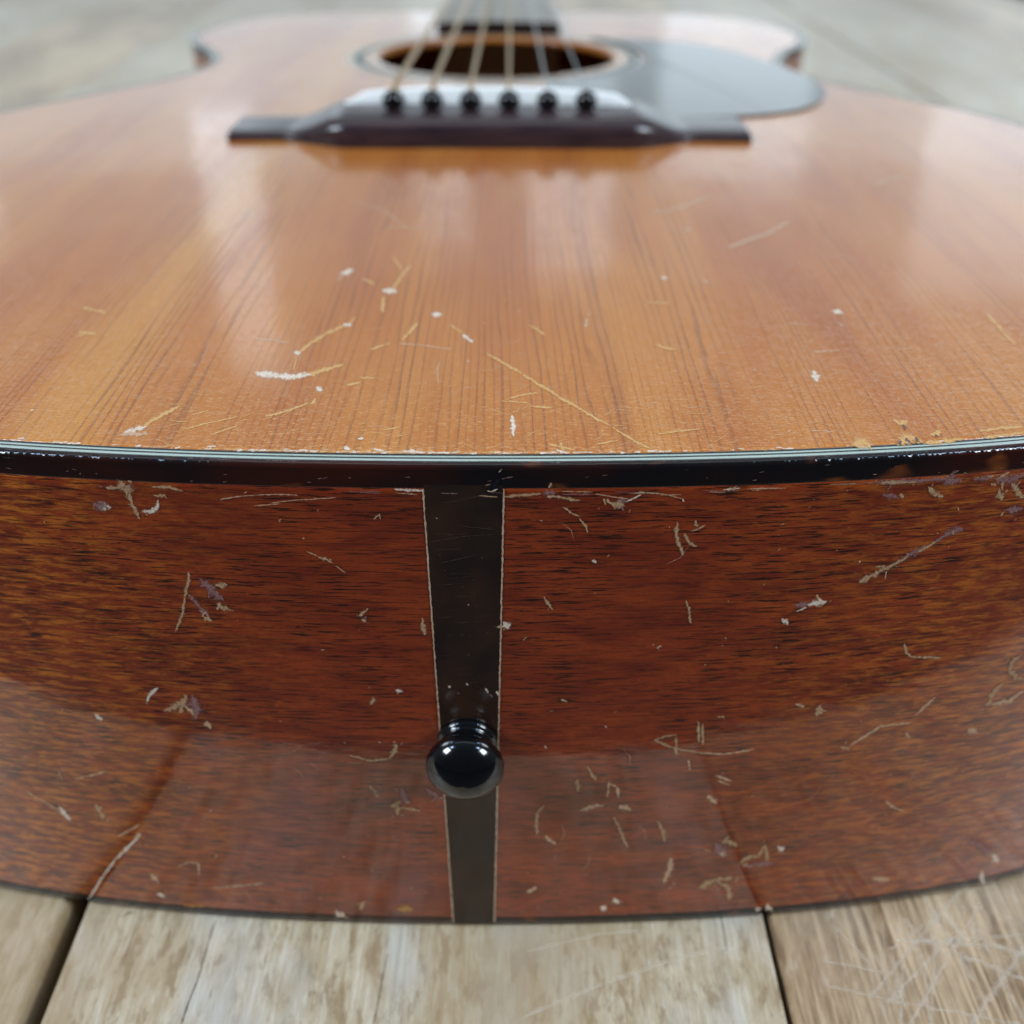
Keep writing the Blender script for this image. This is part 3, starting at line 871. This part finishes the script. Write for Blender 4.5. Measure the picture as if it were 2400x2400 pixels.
SIDE_MARKS = [
  ('K',1.41,[(-51.66,-4.29),(-50.92,-5.29),(-51.09,-6.2)]),
  ('K',0.58,[(-50.72,-5.95),(-50.47,-7.82),(-49.87,-10.38)]),
  ('K',0.64,[(-53.89,-5.23),(-51.8,-5.04)]),
  ('W',0.98,[(-55.83,-8.59),(-54.36,-8.65)]),
  ('U',1.17,[(-56.31,-8.31),(-55.59,-8.72)]),
  ('W',0.58,[(-49.05,-9.19),(-47.6,-8.89),(-46.67,-8.08),(-46.38,-7.16)]),
  ('K',0.51,[(-46.86,-4.64),(-44.25,-4.67),(-42.38,-5.18)]),
  ('K',0.58,[(-46.36,-6.26),(-45.27,-6.06)]),
  ('K',0.47,[(-43.73,-20.12),(-44.18,-22.53),(-45.04,-24.91)]),
  ('K',0.41,[(-45.04,-24.91),(-46.1,-28.55),(-47.83,-32.22)]),
  ('U',1.63,[(-41.73,-21.82),(-40.47,-23.5),(-39.16,-24.94)]),
  ('K',0.81,[(-39.5,-22.46),(-38.09,-22.23)]),
  ('U',0.82,[(-44.31,-24.71),(-43.01,-26.66),(-41.89,-28.48)]),
  ('K',0.97,[(-42.36,-28.85),(-41.59,-29.32)]),
  ('K',0.96,[(-39.42,-26.81),(-38.46,-26.94)]),
  ('K',0.53,[(-22.76,-16.41),(-21.59,-16.78),(-20.6,-17.56)]),
  ('K',0.26,[(-24.52,-15.43),(-23.07,-16.18)]),
  ('K',0.27,[(-20.24,-18.03),(-18.87,-19.29)]),
  ('K',1.17,[(-52.29,-49.44),(-50.41,-48.52),(-48.64,-47.23)]),
  ('K',0.87,[(-49.84,-49.64),(-48.12,-45.85)]),
  ('U',2.48,[(-46.93,-46.72),(-46.62,-48.62),(-47.01,-50.2)]),
  ('W',0.51,[(-52.96,-44.61),(-54.39,-45.97),(-55.2,-47.57)]),
  ('W',0.89,[(-65.22,-51.77),(-64.46,-52.57)]),
  ('W',0.71,[(-12.0,-43.22),(-11.43,-43.3)]),
  ('K',0.65,[(-15.98,-45.09),(-16.64,-46.24)]),
  ('K',0.89,[(-12.79,-55.41),(-13.18,-57.12),(-14.16,-58.57)]),
  ('K',0.45,[(-14.47,-58.78),(-17.65,-59.37),(-20.87,-58.25)]),
  ('K',1.38,[(-17.91,-65.62),(-16.99,-68.04)]),
  ('K',1.38,[(-14.37,-70.56),(-12.92,-69.44)]),
  ('K',0.93,[(-12.38,-70.83),(-9.47,-71.53)]),
  ('K',0.77,[(-13.43,-70.32),(-13.55,-72.5)]),
  ('U',1.23,[(-12.45,-66.22),(-11.54,-69.4)]),
  ('U',1.53,[(-7.87,-66.12),(-6.26,-67.8)]),
  ('K',0.7,[(-75.32,-66.76),(-75.22,-68.46)]),
  ('K',1.28,[(-69.7,-74.68),(-69.25,-77.76)]),
  ('W',0.41,[(-62.53,-81.3),(-66.1,-85.63),(-69.08,-89.17)]),
  ('W',0.33,[(-69.08,-89.17),(-73.2,-95.46),(-77.16,-102.11)]),
  ('T',0.97,[(-62.73,-80.98),(-63.84,-82.51)]),
  ('W',0.97,[(-77.27,-76.41),(-76.14,-79.29)]),
  ('T',0.4,[(-83.6,-72.72),(-80.0,-75.42),(-77.46,-77.23)]),
  ('T',1.82,[(-62.45,-92.56),(-61.53,-94.15)]),
  ('W',1.17,[(-61.89,-98.17),(-61.09,-98.57)]),
  ('T',0.41,[(-56.67,-89.4),(-54.35,-87.93),(-52.35,-87.95),(-52.89,-91.5)]),
  ('W',1.5,[(-26.53,-100.1),(-25.75,-100.82)]),
  ('K',1.0,[(-21.37,-96.83),(-22.26,-98.87)]),
  ('O',1.66,[(-14.59,-98.58),(-12.27,-98.51)]),
  ('O',0.67,[(-57.32,-100.84),(-53.46,-100.36)]),
  ('T',0.41,[(-50.77,-94.81),(-45.59,-93.8),(-40.44,-92.61)]),
  ('T',0.48,[(-67.19,-82.51),(-62.3,-78.64)]),
  ('T',0.39,[(-72.52,-68.17),(-66.29,-65.51)]),
  ('K',0.95,[(62.87,-22.8),(64.44,-21.76),(66.02,-20.8),(67.92,-19.72)]),
  ('U',0.88,[(68.17,-19.58),(70.06,-18.11),(72.25,-16.75)]),
  ('K',0.54,[(67.92,-19.72),(69.8,-18.57)]),
  ('K',0.54,[(71.07,-17.87),(74.17,-15.88)]),
  ('U',1.14,[(74.14,-15.71),(75.68,-14.73),(77.7,-13.96)]),
  ('U',1.24,[(53.06,-26.85),(55.04,-26.46)]),
  ('W',0.96,[(55.06,-26.64),(57.54,-26.29)]),
  ('W',0.28,[(53.21,-27.89),(54.6,-27.29)]),
  ('K',0.59,[(32.28,-10.21),(32.28,-12.6),(32.96,-14.5),(33.63,-16.1)]),
  ('K',0.46,[(33.57,-12.33),(34.35,-13.76),(35.49,-14.66)]),
  ('K',0.33,[(34.58,-11.82),(35.59,-11.46),(36.58,-10.8)]),
  ('K',0.52,[(35.07,-10.06),(35.34,-10.83)]),
  ('K',0.41,[(34.87,-24.97),(35.51,-26.85),(36.02,-29.44)]),
  ('K',0.41,[(12.22,-23.74),(12.78,-24.83),(13.55,-26.09)]),
  ('K',0.43,[(72.87,-36.4),(73.63,-38.3),(74.74,-39.35)]),
  ('K',0.51,[(74.74,-39.35),(76.7,-39.67),(79.93,-40.16)]),
  ('K',1.18,[(60.17,-48.83),(60.02,-50.77)]),
  ('W',0.69,[(51.11,-29.48),(51.94,-30.4)]),
  ('K',0.37,[(32.02,-54.7),(33.6,-53.97),(35.5,-53.65)]),
  ('K',0.45,[(32.02,-54.7),(33.75,-55.97),(36.08,-56.98),(39.94,-58.1)]),
  ('T',0.38,[(39.94,-58.1),(44.54,-58.78),(49.77,-57.92)]),
  ('K',0.6,[(35.72,-54.46),(35.96,-58.3)]),
  ('K',0.45,[(39.28,-51.08),(39.77,-55.46)]),
  ('K',0.45,[(40.05,-51.31),(40.5,-56.1)]),
  ('T',0.38,[(38.26,-59.64),(38.8,-62.25)]),
  ('K',0.91,[(65.79,-58.97),(66.94,-59.3)]),
  ('T',0.6,[(67.31,-58.73),(69.34,-56.92),(72.33,-54.45)]),
  ('T',0.45,[(72.37,-54.66),(77.69,-54.55)]),
  ('T',0.6,[(78.26,-52.72),(80.97,-49.15)]),
  ('T',1.39,[(89.51,-58.01),(90.96,-58.89)]),
  ('K',0.76,[(77.38,-56.93),(78.09,-58.05)]),
  ('K',1.04,[(95.03,-42.22),(93.83,-43.15),(94.13,-45.21),(96.05,-47.19),(97.14,-47.58)]),
  ('K',1.05,[(93.17,-48.04),(92.17,-49.24),(91.72,-52.62)]),
  ('T',1.22,[(92.67,-52.49),(95.92,-52.29),(97.93,-50.49)]),
  ('K',0.53,[(20.54,-60.6),(21.21,-62.28),(22.11,-63.86)]),
  ('K',0.69,[(18.77,-63.78),(19.08,-66.43)]),
  ('T',0.46,[(24.5,-64.67),(24.37,-68.28)]),
  ('T',0.46,[(24.66,-64.89),(26.09,-65.99),(26.37,-68.35)]),
  ('K',0.54,[(12.97,-70.17),(11.85,-72.01),(11.65,-74.21),(11.93,-77.56)]),
  ('T',0.93,[(19.8,-71.51),(21.7,-70.58),(23.7,-70.42)]),
  ('T',1.24,[(26.96,-70.75),(28.56,-71.46)]),
  ('K',0.63,[(25.95,-73.56),(27.14,-76.84),(28.75,-81.45)]),
  ('K',0.63,[(34.01,-74.8),(35.06,-77.2),(35.61,-80.3)]),
  ('T',0.95,[(13.51,-78.15),(15.12,-80.0)]),
  ('K',0.96,[(46.69,-81.28),(48.21,-81.17),(49.33,-82.54)]),
  ('U',2.09,[(45.37,-81.87),(47.32,-84.93)]),
  ('K',0.97,[(50.68,-87.23),(52.28,-85.49),(53.84,-86.12)]),
  ('K',0.72,[(53.84,-86.12),(54.89,-82.71),(56.05,-87.29)]),
  ('U',1.3,[(51.79,-88.29),(56.9,-88.1)]),
  ('W',1.13,[(57.64,-83.69),(58.4,-84.48)]),
  ('T',1.13,[(37.26,-85.03),(37.04,-88.33),(36.46,-91.42)]),
  ('K',1.31,[(43.58,-93.63),(46.37,-91.66),(49.33,-91.43)]),
  ('K',0.99,[(47.31,-92.71),(49.34,-94.61),(49.67,-97.62)]),
  ('T',1.39,[(42.82,-68.96),(44.07,-70.56)]),
  ('T',0.54,[(43.63,-63.9),(46.48,-65.36)]),
  ('T',0.46,[(44.07,-65.19),(46.28,-66.41)]),
  ('W',1.16,[(27.2,-96.08),(27.74,-96.85)]),
  ('W',1.08,[(24.84,-98.47),(25.35,-98.74)]),
  ('T',1.14,[(10.53,-93.39),(11.82,-92.19)]),
  ('W',0.84,[(55.58,-101.02),(56.2,-101.21)]),
  ('W',0.84,[(57.62,-100.24),(58.49,-101.61)]),
  ('T',0.48,[(76.82,-73.89),(78.5,-75.72),(80.99,-77.26)]),
  ('U',1.18,[(97.38,-88.87),(100.34,-91.21),(103.39,-94.38)]),
  ('W',1.2,[(103.39,-94.38),(105.18,-96.91)]),
  ('W',0.87,[(102.13,-99.05),(103.44,-102.77)]),
  ('T',1.51,[(78.64,-95.36),(81.48,-96.39)]),
  ('U',0.71,[(62.28,-4.33),(65.62,-4.39),(70.36,-4.57),(74.37,-4.27)]),
  ('U',1.3,[(73.22,-5.23),(75.2,-4.94)]),
  ('K',0.58,[(62.98,-4.52),(68.37,-4.73)]),
  ('U',1.44,[(81.48,-5.18),(83.71,-5.69),(85.64,-4.97)]),
  ('U',1.17,[(63.78,-6.67),(65.78,-7.26)]),
  ('K',0.59,[(70.62,-5.79),(71.92,-7.1),(73.21,-7.66)]),
  ('K',1.19,[(82.46,-7.4),(83.15,-9.01)]),
  ('K',0.8,[(84.31,-6.36),(86.73,-9.06)]),
  ('U',0.78,[(77.97,-5.02),(80.69,-4.81)]),
  ('U',0.8,[(84.42,-11.16),(87.29,-11.15)]),
  ('K',0.38,[(6.03,-5.27),(8.83,-4.98),(11.37,-4.77)]),
  ('U',1.02,[(11.88,-4.7),(13.27,-4.56)]),
  ('K',0.45,[(13.28,-5.15),(15.21,-5.61),(17.26,-5.93)]),
  ('K',0.39,[(15.0,-7.25),(16.25,-8.32),(17.23,-8.78)]),
  ('K',0.32,[(17.37,-9.24),(18.26,-10.47),(18.63,-11.55)]),
  ('K',1.28,[(22.15,-6.59),(23.45,-6.91)]),
  ('U',0.64,[(23.14,-6.01),(24.18,-6.18)]),
  ('W',0.26,[(24.18,-6.33),(25.17,-5.75),(26.35,-5.18)]),
  ('K',0.32,[(20.83,-5.83),(21.13,-6.73)]),
  ('T',0.19,[(19.64,-4.92),(22.86,-5.56),(24.8,-5.89)]),
  ('T',0.25,[(26.0,-4.65),(29.87,-5.1)]),
  ('T',0.19,[(30.52,-5.27),(32.5,-5.91)]),
  ('W',0.26,[(38.81,-4.6),(41.05,-4.38)]),
  ('K',0.32,[(39.85,-4.64),(40.56,-4.07)]),
  ('W',0.38,[(-10.18,-4.03),(-7.97,-4.22),(-6.14,-4.35)]),
  ('T',0.19,[(-36.71,-6.44),(-33.37,-5.73),(-28.8,-5.29),(-24.95,-5.33)]),
  ('T',0.19,[(-28.97,-6.78),(-25.69,-6.24),(-19.21,-5.65)]),
  ('T',0.19,[(-31.64,-7.39),(-27.69,-6.9)]),
  ('K',0.39,[(-13.69,-9.23),(-12.87,-8.53),(-12.79,-9.29)]),
  ('K',0.62,[(-7.23,-28.06),(-6.95,-31.16)]),
  ('W',0.96,[(6.01,-29.03),(6.42,-29.71)]),
  ('K',0.61,[(-17.19,-27.55),(-16.31,-26.68)]),
  ('K',0.48,[(-16.84,-28.4),(-16.3,-28.64)]),
  ('W',0.53,[(19.63,-16.98),(20.04,-17.23)]),
  ('K',0.63,[(31.05,-34.34),(31.51,-34.0)]),
  ('T',0.5,[(15.62,-45.13),(16.35,-45.52)]),
  ('K',0.44,[(42.57,-49.89),(43.61,-49.95)]),
  ('T',0.59,[(55.99,-47.9),(57.28,-48.59)]),
]
STRIP_MARKS = [
  ('W',0.25,[(5.16,-1.03),(5.54,-0.6)]),
  ('B2',1.26,[(3.75,-4.23),(4.71,-2.77),(5.53,-1.9)]),
  ('W',0.38,[(3.5,-4.23),(4.13,-4.38),(4.9,-3.94)]),
  ('U',0.38,[(5.66,-2.19),(7.17,-1.83)]),
  ('W',0.71,[(-3.32,-42.08),(-3.11,-42.26)]),
  ('W',0.57,[(-0.39,-41.5),(-0.18,-41.69)]),
  ('W',0.64,[(2.79,-42.6),(3.14,-43.35)]),
  ('U',0.57,[(3.57,-43.72),(3.85,-44.29)]),
  ('U',0.36,[(-1.93,-43.37),(-1.65,-43.74)]),
  ('W',0.57,[(4.71,-43.16),(4.85,-43.91)]),
  ('H',0.25,[(-3.34,-6.33),(-0.4,-5.87),(2.48,-4.97)]),
  ('W',0.19,[(-4.33,-8.97),(-4.14,-9.12)]),
  ('H',0.26,[(-5.46,-13.36),(-0.21,-12.24),(4.34,-11.92)]),
  ('H',0.26,[(-0.82,-10.39),(4.35,-11.0)]),
  ('H',0.26,[(-4.28,-17.3),(1.69,-15.68)]),
  ('W',0.27,[(0.2,-25.13),(0.33,-25.21)]),
  ('W',0.24,[(4.49,-90.68),(4.65,-90.92)]),
]
TABLE_MARKS = [
  ('TD',0.56,[(-51.3,1.4),(-51.5,-4.1),(-51.5,-10.6),(-52.1,-16.4),(-52.3,-20.6)]),
  ('TD',0.32,[(-16.5,-5.9),(-17.1,-12.7),(-17.5,-20.5)]),
  ('TS',1.78,[(9.5,-19.1),(17.4,-15.2),(31.4,-9.4),(41.5,-6.1),(49.8,-3.7)]),
  ('TS',1.25,[(65.7,-12.0),(78.0,-15.4),(89.0,-17.7),(99.7,-20.0)]),
  ('TS',1.13,[(67.1,-6.9),(73.6,-8.4),(78.1,-9.6)]),
  ('TS',1.16,[(107.3,-1.0),(94.4,-2.0),(84.1,-3.1)]),
  ('TS',1.48,[(76.3,-15.9),(83.7,-9.6),(89.3,-4.9),(95.9,-0.1)]),
  ('TS',1.14,[(98.8,0.9),(99.8,-7.7),(99.9,-15.8)]),
  ('TS',1.66,[(85.1,2.9),(87.8,-2.1),(91.4,-5.9)]),
  ('TS',1.0,[(10.4,-5.3),(23.8,-1.4),(32.2,-0.4)]),
  ('TD',0.85,[(-69.9,2.2),(-69.4,3.2),(-67.9,3.4)]),
  ('TS',1.15,[(71.0,0.8),(73.9,-4.1),(75.4,-7.8)]),
]



def stroke(pts, width, rnd, ky, place, out_v, out_f, core, fine=.28):
    """ragged stroke of real width along pts; ky stretches the second axis"""
    P = [np.array((a, b * ky)) for a, b in pts]
    if len(P) == 1 or np.linalg.norm(P[-1] - P[0]) < 1e-3: P = [P[0] - (width * .3, 0), P[0] + (width * .3, 0)]
    seg = []
    for a, b in zip(P[:-1], P[1:]):
        m = max(2, int(np.linalg.norm(b - a) / fine))
        seg += [a + (b - a) * k / m for k in range(m)]
    seg.append(P[-1])
    d0 = seg[1] - seg[0]; d0 = d0 / (np.linalg.norm(d0) + 1e-9)
    d1 = seg[-1] - seg[-2]; d1 = d1 / (np.linalg.norm(d1) + 1e-9)
    cap = width * .35
    seg = [seg[0] - d0 * cap] + seg + [seg[-1] + d1 * cap]
    m = len(seg)
    L, Rr = [], []
    wl = wr = 1.0
    for i, q in enumerate(seg):
        t = seg[min(i + 1, m - 1)] - seg[max(i - 1, 0)]
        t = t / (np.linalg.norm(t) + 1e-9)
        nn = np.array((-t[1], t[0]))
        e = min(i, m - 1 - i) / max(1.0, min(5.0, (m - 1) / 2))
        e = min(1.0, .12 + e) ** .6 if i not in (0, m - 1) else .08
        wl = .4 * wl + .6 * rnd.uniform(.15, 1.6); wr = .4 * wr + .6 * rnd.uniform(.15, 1.6)
        L.append(q + nn * width * .5 * e * wl); Rr.append(q - nn * width * .5 * e * wr)
    b0 = len(out_v)
    for i, (a, q, b) in enumerate(zip(L, seg, Rr)):
        for p_, co in ((a, 0.0), (q, 0.0 if i in (0, m - 1) else 1.0), (b, 0.0)):
            out_v.append(place(p_[0], p_[1] / ky)); core.append(co)
    for i in range(m - 1):
        for j in (0, 1):
            out_f.append((b0 + 3 * i + j, b0 + 3 * i + j + 1, b0 + 3 * i + j + 4, b0 + 3 * i + j + 3))


class MarkSet:
    def __init__(self, name, place, ky, seed, up):
        self.v, self.f, self.mi, self.core = [], [], [], []
        self.name, self.base, self.ky, self.rnd, self.up = name, place, ky, random.Random(seed), up
        self.k = 0

    def add(self, c, wd, pts, widen=1.0):
        self.k += 1
        lift = .03 + .0006 * (self.k % 60)
        n0 = len(self.f)
        stroke(pts, max(wd, .16) * widen, self.rnd, self.ky, lambda a, b: self.base(a, b, lift), self.v, self.f, self.core)
        self.mi += [MARK_ORDER.index(c)] * (len(self.f) - n0)

    def build(self, label, parent=None):
        o = mesh_mm(self.name, self.v, self.f, [MARKS[k] for k in MARK_ORDER], parent or guitar, mat_idx=self.mi, smooth=False)
        at = o.data.attributes.new('core', 'FLOAT', 'POINT')
        at.data.foreach_set('value', self.core)
        fl = [p for p in o.data.polygons if p.normal.dot(Vector(self.up)) < 0]
        for p in fl: p.flip()
        tag(o, label, kind='stuff')
        return o


def on_top(x, y, lift): return (x, y, dome(x, y) + lift)
def on_side(x, z, lift): return (x, g_end(x) - lift, z)


tm = MarkSet('scratches', on_top, .55, 3, (0, 0, 1))
for c, wd, pts in TOP_MARKS: tm.add(c, wd, pts, 2.1)
r = tm.rnd
for k in range(230):           # small chips where the soundboard meets the purfling
    x = r.gauss(-12, 22) if k % 3 else r.uniform(-75, 88)
    y = g_end(x) + INSET + abs(r.gauss(0, .25)) + .05
    tm.add(r.choice('WWTG'), r.uniform(.15, .6), [(x, y), (x + r.uniform(.2, 1.2), y + r.uniform(-.02, .15))])
for k in range(210):           # hairline scratches near the end
    x = r.uniform(-62, 80); y = g_end(x) + 4.5 + abs(r.gauss(0, 17))
    a = r.gauss(.35, .5); l = r.uniform(.6, 4.0)
    tm.add(r.choice('GGT'), r.uniform(.10, .22), [(x, y), (x + l * math.cos(a), y + l * math.sin(a) * 1.3)])
for k in range(45):
    x = r.uniform(-90, 110); y = r.uniform(8, 95)
    tm.add(r.choice('TGW'), r.uniform(.2, .5), [(x, y), (x + r.uniform(.1, .5), y + r.uniform(-.2, .4))])
tm.build('cream and golden scratches and dents in the lacquer of the soundboard')

smk = MarkSet('scratches', on_side, 1.0, 5, (0, -1, 0))
for c, wd, pts in SIDE_MARKS:
    smk.add(c, wd, pts, 2.2)
    if c in 'KUW' and wd > .35:
        for _ in range(2):      # small splinters beside each chip
            a_, b_ = smk.rnd.choice(pts)
            a_ += smk.rnd.gauss(0, wd * .7); b_ += smk.rnd.gauss(0, wd * .6)
            smk.add(smk.rnd.choice('KUT'), wd * smk.rnd.uniform(.25, .6), [(a_, b_), (a_ + smk.rnd.gauss(0, wd * .5), b_ + smk.rnd.gauss(0, wd * .5))], 1.6)
r = smk.rnd
for k in range(190):
    x = r.uniform(-95, 108); z = r.uniform(-101, -6) if k % 3 else r.choice((-5 - abs(r.gauss(0, 6)), -100 + abs(r.gauss(0, 14))))
    if -7 < x < 7: continue
    l = r.uniform(.05, .7)
    smk.add(r.choice('KKTTW'), r.uniform(.15, .5), [(x, z), (x + l * r.uniform(-1, 1), z + l * r.uniform(-1, 1))])
for k in range(34):
    x = r.uniform(-90, 100); z = r.choice((r.uniform(-100, -8), r.uniform(-99, -60)))
    if -8 < x < 8: continue
    a = r.uniform(-.5, 2.2); l = r.uniform(1, 5)
    smk.add('T', r.uniform(.10, .2), [(x, z), (x + l * math.cos(a) * .5, z + l * math.sin(a) * .5), (x + l * math.cos(a + .3), z + l * math.sin(a + .3))])
for k in range(26):
    x = r.uniform(-20, 100); z = -4.3 - abs(r.gauss(0, .5))
    smk.add(r.choice('KUT'), r.uniform(.15, .45), [(x, z), (x + r.uniform(1, 6), z + r.uniform(-.3, .1))])
smk.build('khaki and pinkish chips and scratches in the side lacquer')

st = MarkSet('strip_scratches', lambda x, z, l: on_side(x, z, l + .06), 1.0, 9, (0, -1, 0))
for c, wd, pts in STRIP_MARKS: st.add(c, wd, pts)
r = st.rnd
for k in range(40):
    x = r.uniform(-5, 4.6); z = r.uniform(-95, -5)
    if abs(z - pinz) < 9: continue
    st.add('T', .14, [(x, z), (x + .05, z + .05)])
for k in range(16):
    x = r.uniform(-5, 0); z = r.uniform(-42, -8)
    st.add('H', .16, [(x, z), (x + r.uniform(2, 4.5), z + r.uniform(-.2, .8))])
for k in range(28):            # nicks on the binding face
    x = r.uniform(-75, 95); z = r.uniform(-3.6, -1.4)
    st.add(r.choice('UUUT'), r.uniform(.12, .3), [(x, z), (x + r.uniform(.05, .8), z + r.uniform(-.2, .2))])
st.build('tiny pale nicks and hairlines on the dark inlay and binding')

# knife scratches on the planks
def on_table(x, y, lift): return (x, y, -104.05 + lift + (-.3 if x > 58 else 0.0))
kt = MarkSet('knife_scratches', on_table, 1.0, 12, (0, 0, 1))
M_TS = mark_mat('pale_table_scratch', (.80, .71, .57), (.70, .58, .43), lo=.36, hi=.62, amax=.42, amin=.04, sc=.7)
M_TD = mark_mat('dark_table_crack', (.10, .08, .06), (.16, .12, .09), lo=.30, hi=.5, amax=.8, amin=.2, sc=.5)
MARKS['TS'] = M_TS; MARKS['TD'] = M_TD; MARK_ORDER = list(MARKS)
r = kt.rnd
for c, wd, pts in TABLE_MARKS: kt.add(c, wd, pts)
for k in range(46):
    x = r.uniform(64, 125); y = r.uniform(-44, 14)
    a = r.choice((r.gauss(.9, .25), r.gauss(-.35, .2), r.gauss(1.4, .2))); l = r.uniform(8, 40)
    x1 = x + l * math.cos(a)
    if x1 > 200: continue
    kt.add('TS', r.choice((.5, .8, 1.6, 2.6)) * r.uniform(.7, 1.2), [(x, y), (x + .5 * l * math.cos(a) + r.uniform(-.12, .12), y + .5 * l * math.sin(a)), (x1, y + l * math.sin(a))])
kt.build('pale knife scratches and fine cracks in the planks at the front', table)
